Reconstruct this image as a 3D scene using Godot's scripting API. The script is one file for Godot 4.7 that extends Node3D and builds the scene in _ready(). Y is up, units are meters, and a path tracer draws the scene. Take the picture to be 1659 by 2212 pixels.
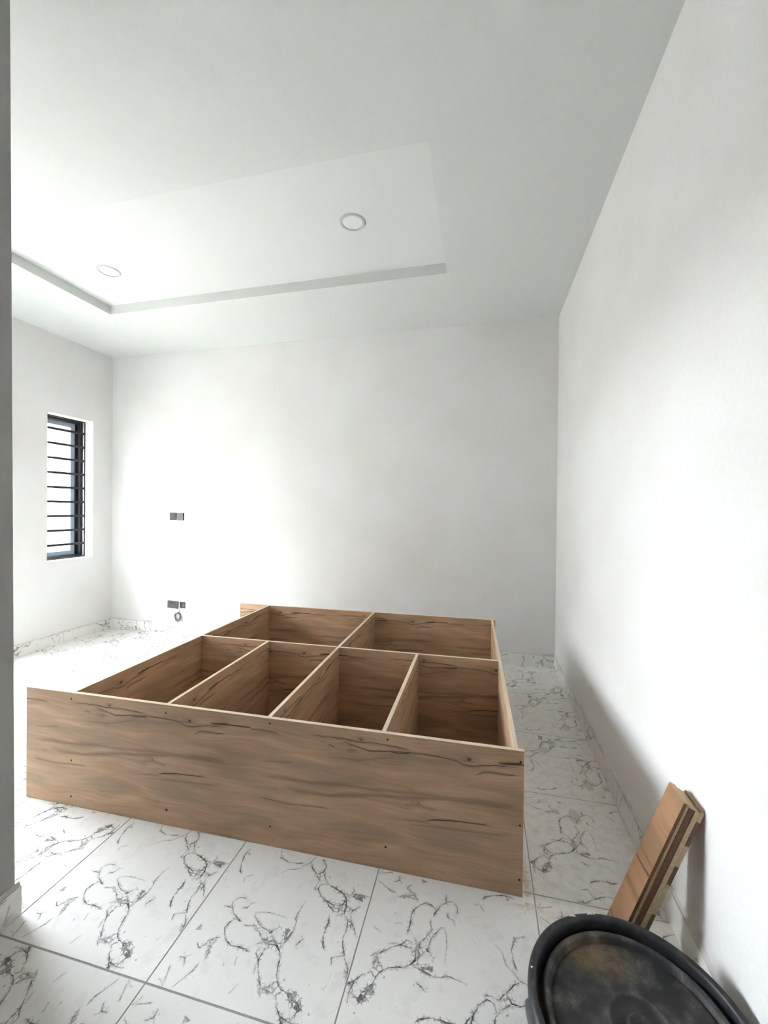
extends Node3D
# An unfinished white bedroom: a laminate bed base on marble tiles, offcut planks and a black tub
# by the right wall, a barred window on the left. Plan: x to the right, -z into the room.

const BACK := -4.10        # face of the back wall
const RIGHT := 0.679       # face of the right wall
const LEFT := -4.372       # face of the window wall
const CEIL := 3.27
const BLOCK_X := -1.600    # corner of the closet block at the left edge of the view
const BLOCK_Z := -1.116
const END := 1.00          # end of the entry passage behind the camera
const TILE := 0.6
const GRID_X := -0.3911
const GRID_Z := -1.0561

var rng := RandomNumberGenerator.new()
var M := {}
var seen := {}


func _ready() -> void:
	var cam := Camera3D.new()
	cam.name = "camera"
	cam.fov = 102.45
	cam.near = 0.02
	cam.far = 400.0
	cam.position = Vector3(0, 1.4637, 0)
	cam.rotation = Vector3(-0.0061, 0.2335, 0.0096)
	add_child(cam)
	cam.current = true

	var sky_look := ProceduralSkyMaterial.new()
	sky_look.sky_top_color = Color(0.75, 0.78, 0.82)
	sky_look.sky_horizon_color = Color(0.965, 0.985, 1.0)
	sky_look.sky_curve = 0.25
	sky_look.ground_bottom_color = Color(0.55, 0.52, 0.47)
	sky_look.ground_horizon_color = Color(0.75, 0.74, 0.72)
	sky_look.sky_energy_multiplier = 2.0
	var sky := Sky.new()
	sky.sky_material = sky_look
	var env := Environment.new()
	env.background_mode = Environment.BG_SKY
	env.sky = sky
	env.tonemap_mode = Environment.TONE_MAPPER_LINEAR
	env.tonemap_exposure = 21.3
	env.sdfgi_enabled = true
	env.ssao_enabled = true
	env.ssil_enabled = true
	var world := WorldEnvironment.new()
	world.name = "world"
	world.environment = env
	add_child(world)

	var sun := DirectionalLight3D.new()
	sun.name = "sun"
	sun.light_energy = 1.2
	sun.light_color = Color(1.0, 0.97, 0.92)
	sun.light_angular_distance = 0.6
	sun.shadow_enabled = true
	sun.basis = Basis.looking_at(Vector3(-0.12, -0.80, -0.58).normalized(), Vector3.UP)
	add_child(sun)

	rng.seed = 71
	make_materials()
	build_shell()
	build_floor()
	build_baseboards()
	build_window("window_1", -3.845, -3.330, 0.885, 2.443, "narrow barred window with dark metal frame in the left wall", true)
	build_window("window_2", -2.68, -1.15, 0.06, 2.443, "wide barred opening in the left wall behind the closet corner", false)
	build_added_doors()
	build_outside()
	build_bed()
	build_planks()
	build_tub()
	build_ceiling_lights()
	build_fittings()
	build_sawdust()


# ---------------------------------------------------------------- naming and tagging

func numbered(called: String) -> String:
	var k: int = seen.get(called, 0)
	seen[called] = k + 1
	return called if k == 0 else "%s_%03d" % [called, k]


func tag(o: Node, label: String, category := "", group := "", kind := "") -> void:
	if label: o.set_meta("label", label)
	if category: o.set_meta("category", category)
	if group: o.set_meta("group", group)
	if kind: o.set_meta("kind", kind)


func thing(called: String, label: String, category: String, at := Vector3.ZERO, group := "", kind := "") -> Node3D:
	var o := Node3D.new()
	o.name = numbered(called)
	o.position = at
	add_child(o, true)
	tag(o, label, category, group, kind)
	return o


func part(called: String, mesh: Mesh, parent: Node, at := Vector3.ZERO) -> MeshInstance3D:
	var o := MeshInstance3D.new()
	o.name = called
	o.mesh = mesh
	o.position = at
	if parent == self:
		o.name = numbered(called)
	parent.add_child(o, true)
	return o


# ---------------------------------------------------------------- shapes

func start() -> SurfaceTool:
	var st := SurfaceTool.new()
	st.begin(Mesh.PRIMITIVE_TRIANGLES)
	return st


func done(st: SurfaceTool, m: Material, onto: ArrayMesh = null) -> ArrayMesh:
	st.set_material(m)
	return st.commit(onto) if onto else st.commit()


# corners counter-clockwise seen from outside
func quad(st: SurfaceTool, a: Vector3, b: Vector3, c: Vector3, d: Vector3, uv := PackedVector2Array()) -> void:
	var n := (b - a).cross(c - a)
	if n.length() < 1e-12:
		n = (c - a).cross(d - a)
	n = n.normalized()
	var p := [a, b, c, d]
	for i in [0, 2, 1, 0, 3, 2]:
		st.set_normal(n)
		st.set_uv(uv[i] if uv.size() == 4 else Vector2.ZERO)
		st.add_vertex(p[i])


func tri(st: SurfaceTool, a: Vector3, b: Vector3, c: Vector3) -> void:
	var n := (b - a).cross(c - a).normalized()
	for v in [a, c, b]:
		st.set_normal(n)
		st.set_uv(Vector2.ZERO)
		st.add_vertex(v)


# a box with chamfered edges, under a transform
func box(st: SurfaceTool, lo: Vector3, hi: Vector3, ch := 0.0, t := Transform3D.IDENTITY) -> void:
	var c := (lo + hi) / 2.0
	var h := (hi - lo) / 2.0
	ch = minf(ch, minf(h.x, minf(h.y, h.z)) * 0.9)
	for ax in 3:
		var u := (ax + 1) % 3
		var v := (ax + 2) % 3
		for s in [-1.0, 1.0]:
			var q := []
			for k in [[-1, -1], [1, -1], [1, 1], [-1, 1]]:
				var w := Vector3.ZERO
				w[ax] = s * h[ax]
				w[u] = k[0] * s * (h[u] - ch)
				w[v] = k[1] * (h[v] - ch)
				q.append(t * (c + w))
			quad(st, q[0], q[1], q[2], q[3])
	if ch <= 0.0:
		return
	for ax in 3:                                    # the twelve edges
		var u := (ax + 1) % 3
		var v := (ax + 2) % 3
		for su in [-1.0, 1.0]:
			for sv in [-1.0, 1.0]:
				var q := []
				for k in [[-1, 0], [1, 0], [1, 1], [-1, 1]]:
					var w := Vector3.ZERO
					w[ax] = k[0] * (h[ax] - ch)
					w[u] = su * (h[u] - (ch if k[1] else 0.0))
					w[v] = sv * (h[v] - (0.0 if k[1] else ch))
					q.append(t * (c + w))
				face_out(st, q, t * c)
	for sx in [-1.0, 1.0]:
		for sy in [-1.0, 1.0]:
			for sz in [-1.0, 1.0]:
				var a := Vector3(sx * h.x, sy * (h.y - ch), sz * (h.z - ch))
				var b := Vector3(sx * (h.x - ch), sy * h.y, sz * (h.z - ch))
				var d := Vector3(sx * (h.x - ch), sy * (h.y - ch), sz * h.z)
				a = t * (c + a)
				b = t * (c + b)
				d = t * (c + d)
				if (b - a).cross(d - a).dot((a + b + d) / 3.0 - t * c) < 0:
					tri(st, a, d, b)
				else:
					tri(st, a, b, d)


func face_out(st: SurfaceTool, q: Array, c: Vector3) -> void:
	var n: Vector3 = (q[1] - q[0]).cross(q[2] - q[0])
	if n.dot((q[0] + q[1] + q[2] + q[3]) / 4.0 - c) < 0:
		quad(st, q[3], q[2], q[1], q[0])
	else:
		quad(st, q[0], q[1], q[2], q[3])


# a profile of (radius, height) turned round the y axis; normals smooth except at sharp bends
func lathe(st: SurfaceTool, prof: Array, n := 64, uv_r := 1.0) -> void:
	var nor := []
	for i in prof.size() - 1:
		var e: Vector2 = prof[i + 1] - prof[i]
		nor.append(Vector2(e.y, -e.x).normalized())
	for i in prof.size() - 1:
		var na: Vector2 = nor[i]
		var nb: Vector2 = nor[i]
		if i > 0 and nor[i - 1].dot(nor[i]) > 0.6:
			na = (nor[i - 1] + nor[i]).normalized()
		if i < nor.size() - 1 and nor[i + 1].dot(nor[i]) > 0.6:
			nb = (nor[i + 1] + nor[i]).normalized()
		for k in n:
			var a0 := TAU * k / n
			var a1 := TAU * (k + 1) / n
			var c := [[prof[i], na, a0], [prof[i + 1], nb, a0], [prof[i + 1], nb, a1], [prof[i], na, a1]]
			for j in [0, 2, 1, 0, 3, 2]:
				var w: Vector2 = c[j][0]
				var m: Vector2 = c[j][1]
				var g: float = c[j][2]
				var pos := Vector3(w.x * cos(g), w.y, w.x * sin(g))
				st.set_normal(Vector3(m.x * cos(g), m.y, m.x * sin(g)))
				st.set_uv(Vector2(0.5 + pos.x / uv_r / 2.0, 0.5 + pos.z / uv_r / 2.0))
				st.add_vertex(pos)


# a round tube along points
func tube(st: SurfaceTool, pts: Array, r: float, n := 8) -> void:
	var rings := []
	var up := Vector3(0.13, 0.92, 0.37).normalized()
	for i in pts.size():
		var dir: Vector3 = (pts[mini(i + 1, pts.size() - 1)] - pts[maxi(i - 1, 0)]).normalized()
		var x := dir.cross(up)
		if x.length() < 0.05:
			x = dir.cross(Vector3.RIGHT)
		x = x.normalized()
		up = x.cross(dir).normalized()
		var ring := []
		for k in n:
			var a := TAU * k / n
			ring.append([pts[i] + (x * cos(a) + up * sin(a)) * r, x * cos(a) + up * sin(a)])
		rings.append(ring)
	for i in pts.size() - 1:
		for k in n:
			var c := [rings[i][k], rings[i][(k + 1) % n], rings[i + 1][(k + 1) % n], rings[i + 1][k]]
			for j in [0, 1, 2, 0, 2, 3]:
				st.set_normal(c[j][1])
				st.set_uv(Vector2.ZERO)
				st.add_vertex(c[j][0])
	for e in [0, pts.size() - 1]:
		for k in n:
			var a: Vector3 = rings[e][k][0]
			var b: Vector3 = rings[e][(k + 1) % n][0]
			if e == 0: tri(st, pts[e], b, a)
			else: tri(st, pts[e], a, b)


# ---------------------------------------------------------------- textures and materials

func noise_bytes(n: int, m: int, freq: float, seed_: int, oct := 4, kind := FastNoiseLite.TYPE_SIMPLEX_SMOOTH, sx := 1.0, sy := 1.0) -> PackedByteArray:
	var f := FastNoiseLite.new()
	f.seed = seed_
	f.noise_type = kind
	f.frequency = freq
	f.fractal_type = FastNoiseLite.FRACTAL_FBM if oct > 1 else FastNoiseLite.FRACTAL_NONE
	f.fractal_octaves = oct
	var im: Image
	if sx == 1.0 and sy == 1.0:
		im = f.get_seamless_image(n, m, false, false, 0.12)
	else:
		im = f.get_seamless_image(maxi(8, int(n / sx)), maxi(8, int(m / sy)), false, false, 0.12)
		im.resize(n, m, Image.INTERPOLATE_CUBIC)
	im.convert(Image.FORMAT_L8)
	return im.get_data()


func texture(n: int, m: int, data: PackedByteArray) -> ImageTexture:
	var im := Image.create_from_data(n, m, false, Image.FORMAT_RGB8, data)
	im.generate_mipmaps()
	return ImageTexture.create_from_image(im)


func mat(c: Color, rough := 0.7, metal := 0.0) -> StandardMaterial3D:
	var m := StandardMaterial3D.new()
	m.albedo_color = c
	m.roughness = rough
	m.metallic = metal
	return m


func tri_mat(tex: Texture2D, metres: float, rough: float) -> StandardMaterial3D:
	var m := mat(Color.WHITE, rough)
	m.albedo_texture = tex
	m.uv1_triplanar = true
	m.uv1_world_triplanar = true
	m.uv1_scale = Vector3.ONE / metres
	return m


func two_tone(n: int, a: Color, b: Color, freq: float, seed_: int, grain: float) -> ImageTexture:
	var big := noise_bytes(n, n, freq, seed_, 4)
	var fine := noise_bytes(n, n, 0.25, seed_ + 1, 2)
	var out := PackedByteArray()
	out.resize(n * n * 3)
	for i in n * n:
		var t := big[i] / 255.0
		t = t * t * (3.0 - 2.0 * t)
		var g := 1.0 + grain * (fine[i] / 255.0 - 0.5)
		out[i * 3] = clampi(int(255.0 * lerpf(a.r, b.r, t) * g), 0, 255)
		out[i * 3 + 1] = clampi(int(255.0 * lerpf(a.g, b.g, t) * g), 0, 255)
		out[i * 3 + 2] = clampi(int(255.0 * lerpf(a.b, b.b, t) * g), 0, 255)
	return texture(n, n, out)


# one printed vein: points in thousandths of the print, width and strength; it wavers and swells a little
func _vein(d: PackedFloat32Array, n: Vector2i, w: float, strength: float, pts: Array, waver := 1.0) -> void:
	var scale := Vector2(n.x, n.y) / 1000.0
	var run := 0.0
	var total := 0.0
	for i in range(0, pts.size() - 2, 2):
		total += (Vector2(pts[i], pts[i + 1]) * scale).distance_to(Vector2(pts[i + 2], pts[i + 3]) * scale)
	for i in range(0, pts.size() - 2, 2):
		var a := Vector2(pts[i], pts[i + 1]) * scale
		var b := Vector2(pts[i + 2], pts[i + 3]) * scale
		var steps := maxi(1, int(a.distance_to(b) / 0.7))
		var across := (b - a).orthogonal().normalized()
		for s in steps:
			run += 0.7
			var p := a.lerp(b, float(s) / steps) + across * waver * (sin(run * 0.11 + w) * 1.1 + sin(run * 0.37 + strength * 9.0) * 0.7)
			var far := total - run
			var ends := clampf(minf(run, far) / (0.12 * total + 4.0) + 0.25, 0.0, 1.0)
			var r := w * n.x / 1000.0 * ((0.72 + 0.5 * sin(run * 0.05 + strength * 20.0)) if waver > 0.9 else (0.85 + 0.2 * sin(run * 0.021 + strength * 20.0))) * (0.5 + 0.5 * ends)
			_dab(d, n, p, maxf(r, 0.6), strength * ends)


# a crack of the wood print with hairlines beside it
func _split(d: PackedFloat32Array, n: Vector2i, w: float, strength: float, pts: Array) -> void:
	_vein(d, n, w, strength, pts, 0.35)
	for k in 2:
		var by := []
		for i in range(0, pts.size(), 2):
			by.append(pts[i] + rng.randf_range(-14.0, 14.0))
			by.append(pts[i + 1] + (7.0 if k else -7.0) + rng.randf_range(-4.0, 4.0))
		_vein(d, n, 0.7, strength * 0.4, by, 0.35)


# a vein of the tile print: a main crack, a thinner strand beside it and a smoky fringe
func _crack(d: PackedFloat32Array, n: Vector2i, w: float, strength: float, pts: Array) -> void:
	_vein(d, n, w, strength, pts)
	var by := []
	for i in pts.size():
		by.append(pts[i] + rng.randf_range(-7.0, 7.0))
	_vein(d, n, w * 0.55, strength * 0.6, by)
	for i in range(0, pts.size() - 2, 2):
		var a := Vector2(pts[i], pts[i + 1]) * 1.024
		var b := Vector2(pts[i + 2], pts[i + 3]) * 1.024
		for k in int(a.distance_to(b) / 7.0) + 1:
			var p := a.lerp(b, rng.randf()) + Vector2(rng.randf_range(-1, 1), rng.randf_range(-1, 1)) * 7.0
			if rng.randf() < 0.5:
				_dab(d, n, p, rng.randf_range(5.5, 13.0), rng.randf_range(0.08, 0.30) * strength)
			elif rng.randf() < 0.35:
				_dab(d, n, p, rng.randf_range(1.0, 3.2), rng.randf_range(0.3, 0.7) * strength)
			elif rng.randf() < 0.4:
				var q := p + Vector2.from_angle(rng.randf_range(0.0, TAU)) * rng.randf_range(6.0, 20.0)
				_vein(d, n, 0.9, 0.5 * strength, [p.x / 1.024, p.y / 1.024, q.x / 1.024, q.y / 1.024])


func _dab(d: PackedFloat32Array, n: Vector2i, p: Vector2, r: float, strength: float) -> void:
	var k := int(ceil(r + 1.0))
	for y in range(int(p.y) - k, int(p.y) + k + 1):
		if y < 0 or y >= n.y: continue
		for x in range(int(p.x) - k, int(p.x) + k + 1):
			if x < 0 or x >= n.x: continue
			var f := clampf(r + 0.6 - Vector2(x, y).distance_to(p), 0.0, 1.0) if r < 5.0 else clampf(1.0 - Vector2(x, y).distance_to(p) / r, 0.0, 1.0)
			if f > 0.0:
				d[y * n.x + x] = maxf(d[y * n.x + x], f * strength)


func _patch(d: PackedFloat32Array, n: Vector2i, strength: float, pts: Array) -> void:
	var poly := PackedVector2Array()
	var lo := Vector2(1e9, 1e9)
	var hi := -lo
	for i in range(0, pts.size(), 2):
		var p := Vector2(pts[i], pts[i + 1]) * Vector2(n.x, n.y) / 1000.0
		poly.append(p)
		lo = lo.min(p)
		hi = hi.max(p)
	for y in range(maxi(0, int(lo.y)), mini(n.y, int(hi.y) + 1)):
		for x in range(maxi(0, int(lo.x)), mini(n.x, int(hi.x) + 1)):
			if Geometry2D.is_point_in_polygon(Vector2(x, y), poly):
				d[y * n.x + x] = maxf(d[y * n.x + x], strength)


func _blob(d: PackedFloat32Array, n: Vector2i, u: int, v: int, r: float, strength: float) -> void:
	var c := Vector2(u, v) * Vector2(n.x, n.y) / 1000.0
	for k in 7:
		_dab(d, n, c + Vector2(rng.randf_range(-1, 1), rng.randf_range(-1, 1)) * r * 1.1, minf(r * rng.randf_range(0.5, 1.0) * n.x / 1000.0, 4.9) , strength * rng.randf_range(0.7, 1.0))


func tile_print() -> PackedFloat32Array:
	var n := Vector2i(1024, 1024)
	var d := PackedFloat32Array()
	d.resize(n.x * n.y)
	_crack(d, n, 2.5, 0.84, [65, 124, 57, 183, 70, 246, 95, 298, 120, 322])
	_crack(d, n, 1.6, 0.39, [194, 309, 153, 335, 166, 371])
	_crack(d, n, 2.5, 0.78, [289, 79, 310, 131, 343, 150, 387, 161, 449, 154, 487, 141])
	_crack(d, n, 1.9, 0.5, [377, 243, 405, 215, 472, 193, 506, 153, 531, 125, 551, 64])
	_crack(d, n, 2.5, 0.95, [542, 133, 556, 161, 603, 202, 643, 176, 647, 139, 620, 91, 618, 76])
	_crack(d, n, 2.8, 0.67, [606, 206, 641, 237, 634, 274, 637, 311])
	_crack(d, n, 2.5, 0.67, [647, 180, 683, 232, 714, 249])
	_crack(d, n, 2.8, 0.95, [665, 261, 653, 298, 689, 335, 738, 364, 786, 374, 828, 373, 846, 351, 849, 314, 804, 279, 766, 269, 706, 251, 665, 261])
	_crack(d, n, 3.5, 1, [787, 274, 814, 286, 854, 322, 870, 371])
	_crack(d, n, 2, 0.78, [824, 293, 869, 289, 912, 275, 953, 271, 994, 268])
	_crack(d, n, 1.6, 0.67, [876, 280, 887, 258, 870, 229])
	_crack(d, n, 1.9, 0.9, [738, 364, 772, 395, 804, 413, 832, 411, 849, 389, 842, 369])
	_crack(d, n, 1.6, 0.84, [786, 374, 801, 388, 825, 391, 835, 410])
	_crack(d, n, 1.6, 0.78, [838, 375, 832, 389])
	_crack(d, n, 2.8, 0.9, [857, 325, 870, 371, 869, 414, 832, 432])
	_crack(d, n, 2.2, 0.84, [870, 371, 916, 381, 946, 348])
	_crack(d, n, 3, 0.9, [789, 442, 796, 482, 794, 515, 795, 546, 802, 583, 813, 610, 834, 634])
	_crack(d, n, 2, 0.84, [871, 418, 902, 447, 916, 492, 908, 534, 913, 570, 937, 615, 961, 659, 987, 686, 989, 726, 997, 762])
	_crack(d, n, 1.9, 0.78, [906, 396, 923, 442, 959, 490, 978, 520])
	_crack(d, n, 1.9, 0.67, [902, 447, 929, 449, 933, 488])
	_crack(d, n, 1.9, 0.67, [895, 696, 881, 661, 909, 647, 942, 636, 926, 596])
	_crack(d, n, 2.5, 0.78, [610, 405, 601, 464, 597, 507, 615, 527, 617, 575, 600, 644, 589, 691])
	_crack(d, n, 1.6, 0.5, [440, 595, 379, 570, 351, 552, 366, 523, 436, 513, 499, 515, 537, 518])
	_crack(d, n, 2, 0.78, [490, 610, 515, 592, 540, 574])
	_crack(d, n, 3.7, 0.73, [186, 524, 220, 567, 274, 596, 302, 605])
	_crack(d, n, 2.5, 0.56, [128, 539, 190, 541, 177, 500, 202, 471, 249, 464])
	_crack(d, n, 2, 0.67, [255, 529, 287, 516, 294, 488, 319, 469])
	_crack(d, n, 2.4, 0.9, [253, 597, 233, 622, 223, 653, 242, 691, 280, 720, 317, 733, 359, 734, 402, 734, 437, 740])
	_crack(d, n, 4.7, 0.84, [327, 734, 358, 732, 381, 730])
	_crack(d, n, 1.9, 0.67, [320, 621, 368, 609, 405, 620, 445, 641, 461, 660])
	_crack(d, n, 1.9, 0.67, [379, 570, 423, 599, 412, 618, 372, 596])
	_crack(d, n, 2, 0.67, [423, 599, 500, 620])
	_crack(d, n, 5.4, 0.56, [461, 660, 510, 663, 549, 661, 506, 626])
	_crack(d, n, 2.8, 0.78, [449, 693, 476, 679, 555, 674, 589, 691])
	_crack(d, n, 2.5, 0.84, [515, 684, 506, 723, 503, 766, 531, 813, 563, 857, 579, 878])
	_crack(d, n, 3.7, 1, [559, 666, 588, 695, 613, 731])
	_crack(d, n, 2.5, 0.95, [613, 731, 621, 771, 633, 801, 647, 830, 682, 859])
	_crack(d, n, 2, 0.62, [503, 766, 473, 738, 475, 701])
	_crack(d, n, 6.2, 0.34, [501, 794, 514, 830])
	_crack(d, n, 5.6, 0.5, [572, 886, 591, 875, 622, 861, 643, 837])
	_crack(d, n, 2.8, 0.56, [572, 886, 601, 916])
	_crack(d, n, 2.5, 0.56, [585, 877, 643, 887, 664, 857])
	_crack(d, n, 4.3, 0.78, [682, 859, 721, 868, 756, 865])
	_crack(d, n, 2.5, 0.84, [685, 913, 704, 937, 728, 960, 781, 975, 798, 943, 812, 914, 805, 895])
	_crack(d, n, 4.1, 0.62, [723, 870, 758, 889, 780, 918])
	_crack(d, n, 2.4, 0.56, [685, 913, 671, 892, 692, 869])
	_crack(d, n, 3.7, 0.84, [714, 946, 760, 996])
	_crack(d, n, 2.4, 0.78, [781, 975, 839, 969])
	_crack(d, n, 1.9, 0.56, [149, 789, 171, 762, 180, 741, 209, 719])
	_crack(d, n, 1.9, 0.56, [227, 834, 206, 797, 205, 768, 216, 728])
	_crack(d, n, 1.2, 0.39, [896, 812, 902, 786])
	_crack(d, n, 1.2, 0.34, [438, 944, 464, 888])
	_crack(d, n, 1.6, 0.34, [381, 775, 393, 820])
	_crack(d, n, 1.9, 0.62, [666, 654, 677, 621, 695, 605])
	_crack(d, n, 2, 0.67, [123, 768, 155, 788, 188, 746, 210, 716, 231, 711])
	_crack(d, n, 2, 0.67, [226, 820, 212, 783, 214, 721])
	_crack(d, n, 1.9, 0.62, [78, 851, 111, 848, 136, 887])
	_crack(d, n, 1.6, 0.45, [137, 827, 109, 846, 86, 869])
	_crack(d, n, 3.8, 0.34, [63, 899, 74, 935, 89, 983])
	_crack(d, n, 2.4, 0.56, [206, 845, 199, 888, 173, 932, 146, 980])
	_crack(d, n, 1.9, 0.45, [53, 966, 93, 988])
	_patch(d, n, .6, [879, 295, 953, 283, 958, 315])
	_patch(d, n, .55, [567, 575, 599, 575, 592, 646])
	_patch(d, n, .75, [780, 918, 786, 888, 824, 911, 812, 928])
	_patch(d, n, .5, [737, 876, 759, 846, 778, 872, 784, 900])
	_patch(d, n, .45, [67, 708, 79, 667, 98, 700])
	_blob(d, n, 81, 166, 7, .3)
	_blob(d, n, 314, 141, 6, .45)
	_blob(d, n, 609, 89, 5, .6)
	_blob(d, n, 914, 384, 4, .8)
	_blob(d, n, 496, 617, 5, .85)
	_blob(d, n, 497, 659, 5, .5)
	_blob(d, n, 533, 657, 5, .5)
	_blob(d, n, 896, 208, 2, .7)
	_blob(d, n, 935, 200, 1.5, .6)
	_blob(d, n, 82, 431, 1.5, .7)
	_blob(d, n, 333, 828, 5, .2)
	_blob(d, n, 681, 818, 4, .35)
	_blob(d, n, 801, 872, 3, .5)
	_blob(d, n, 681, 661, 3, .3)
	_blob(d, n, 680, 594, 3, .3)
	_blob(d, n, 679, 628, 3, .7)
	_blob(d, n, 697, 203, 4, .3)
	_blob(d, n, 636, 214, 5, .35)
	_blob(d, n, 611, 880, 7, .3)
	_blob(d, n, 645, 868, 6, .3)
	_blob(d, n, 865, 923, 3, .4)
	_blob(d, n, 658, 837, 4, .5)
	_blob(d, n, 889, 576, 3, .3)
	shards(d)
	for k in 150:                                    # specks of the print
		var u := rng.randi_range(20, 980)
		var v := rng.randi_range(20, 980)
		_dab(d, n, Vector2(u, v) * 1.024, rng.randf_range(0.8, 2.4), rng.randf_range(0.12, 0.45))
	for k in 34:                                     # hair-fine strokes
		var a := Vector2(rng.randf_range(30, 970), rng.randf_range(30, 970))
		var b := a + Vector2.from_angle(rng.randf_range(-1.9, -0.6)) * rng.randf_range(12, 55)
		_vein(d, n, 0.7, rng.randf_range(0.10, 0.28), [a.x, a.y, (a.x + b.x) / 2 + rng.randf_range(-5, 5), (a.y + b.y) / 2, b.x, b.y])
	return d


func cell_bytes(n: int, freq: float, seed_: int, what: int) -> PackedByteArray:
	var f := FastNoiseLite.new()
	f.seed = seed_
	f.noise_type = FastNoiseLite.TYPE_CELLULAR
	f.frequency = freq
	f.fractal_type = FastNoiseLite.FRACTAL_NONE
	f.cellular_return_type = what
	f.cellular_jitter = 1.0
	f.domain_warp_enabled = true
	f.domain_warp_amplitude = 14.0
	f.domain_warp_frequency = 0.02
	var im := f.get_image(n, n, false, false, false)
	im.convert(Image.FORMAT_L8)
	return im.get_data()


# the fine network of shards that crowds round the veins
func shards(d: PackedFloat32Array) -> void:
	var n := 1024
	var m := 128
	var near := PackedFloat32Array()
	near.resize(m * m)
	for y in m:
		for x in m:
			var sum := 0.0
			for k in 16:
				sum += d[(y * 8 + (k >> 2) * 2) * n + x * 8 + (k & 3) * 2]
			near[y * m + x] = sum / 16.0
	var soft := near.duplicate()
	for turn in 2:
		var src := soft.duplicate()
		for y in range(2, m - 2):
			for x in range(2, m - 2):
				var sum := 0.0
				for dy in range(-2, 3):
					for dx in range(-2, 3):
						sum += src[(y + dy) * m + x + dx]
				soft[y * m + x] = sum / 25.0
	var edge := cell_bytes(n, 0.030, 61, FastNoiseLite.RETURN_DISTANCE2_SUB)
	var fill := cell_bytes(n, 0.030, 61, FastNoiseLite.RETURN_CELL_VALUE)
	for i in n * n:
		var s := soft[int(i / n / 8) * m + int(i % n / 8)]
		if s < 0.07:
			continue
		var e := clampf((18.0 - edge[i]) / 14.0, 0.0, 1.0) * clampf((s - 0.07) * 6.0, 0.0, 0.66)
		if fill[i] > 208 and s > 0.13:
			e = maxf(e, clampf((s - 0.13) * 4.0, 0.0, 0.42))
		d[i] = maxf(d[i], e)


func tile_texture(d: PackedFloat32Array, dusty: bool) -> ImageTexture:
	var n := 1024
	var cloud := noise_bytes(n, n, 0.006, 5, 3)
	var fray := noise_bytes(n, n, 0.05, 8, 3)
	var dust := noise_bytes(n, n, 0.012, 21, 5)
	var grit := noise_bytes(n, n, 0.30, 22, 2)
	var out := PackedByteArray()
	out.resize(n * n * 3)
	for i in n * n:
		var k := minf(0.92, d[i] * clampf(0.38 + 1.35 * (fray[i] / 255.0 - 0.12), 0.25, 1.15))
		var smoke := maxf(0.0, cloud[i] / 255.0 - 0.62) * 0.12
		var r := 0.95 - smoke
		var g := 0.947 - smoke
		var b := 0.93 - smoke * 0.95
		r = lerpf(r, 0.20, k)
		g = lerpf(g, 0.195, k)
		b = lerpf(b, 0.215, k)
		if dusty:
			var q := 0.10 + clampf((dust[i] / 255.0 - 0.45) * 0.5, 0.0, 0.2) + (0.22 if grit[i] > 168 and dust[i] > 112 else 0.0)
			for e in [[0.22, 0.60, 0.085, 0.05], [0.70, 0.30, 0.06, 0.045]]:
				var l := Vector2((float(i % n) / n - e[0]) / e[2], (float(i / n) / n - e[1]) / e[3]).length()
				if l < 1.3:
					q = maxf(q, clampf((1.25 - l) * 1.5, 0.0, 0.85) * clampf(fray[i] / 160.0, 0.0, 1.0))
			r = lerpf(r, 0.80, q)
			g = lerpf(g, 0.745, q)
			b = lerpf(b, 0.66, q)
		out[i * 3] = clampi(int(r * 255.0), 0, 255)
		out[i * 3 + 1] = clampi(int(g * 255.0), 0, 255)
		out[i * 3 + 2] = clampi(int(b * 255.0), 0, 255)
	return texture(n, n, out)


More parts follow.
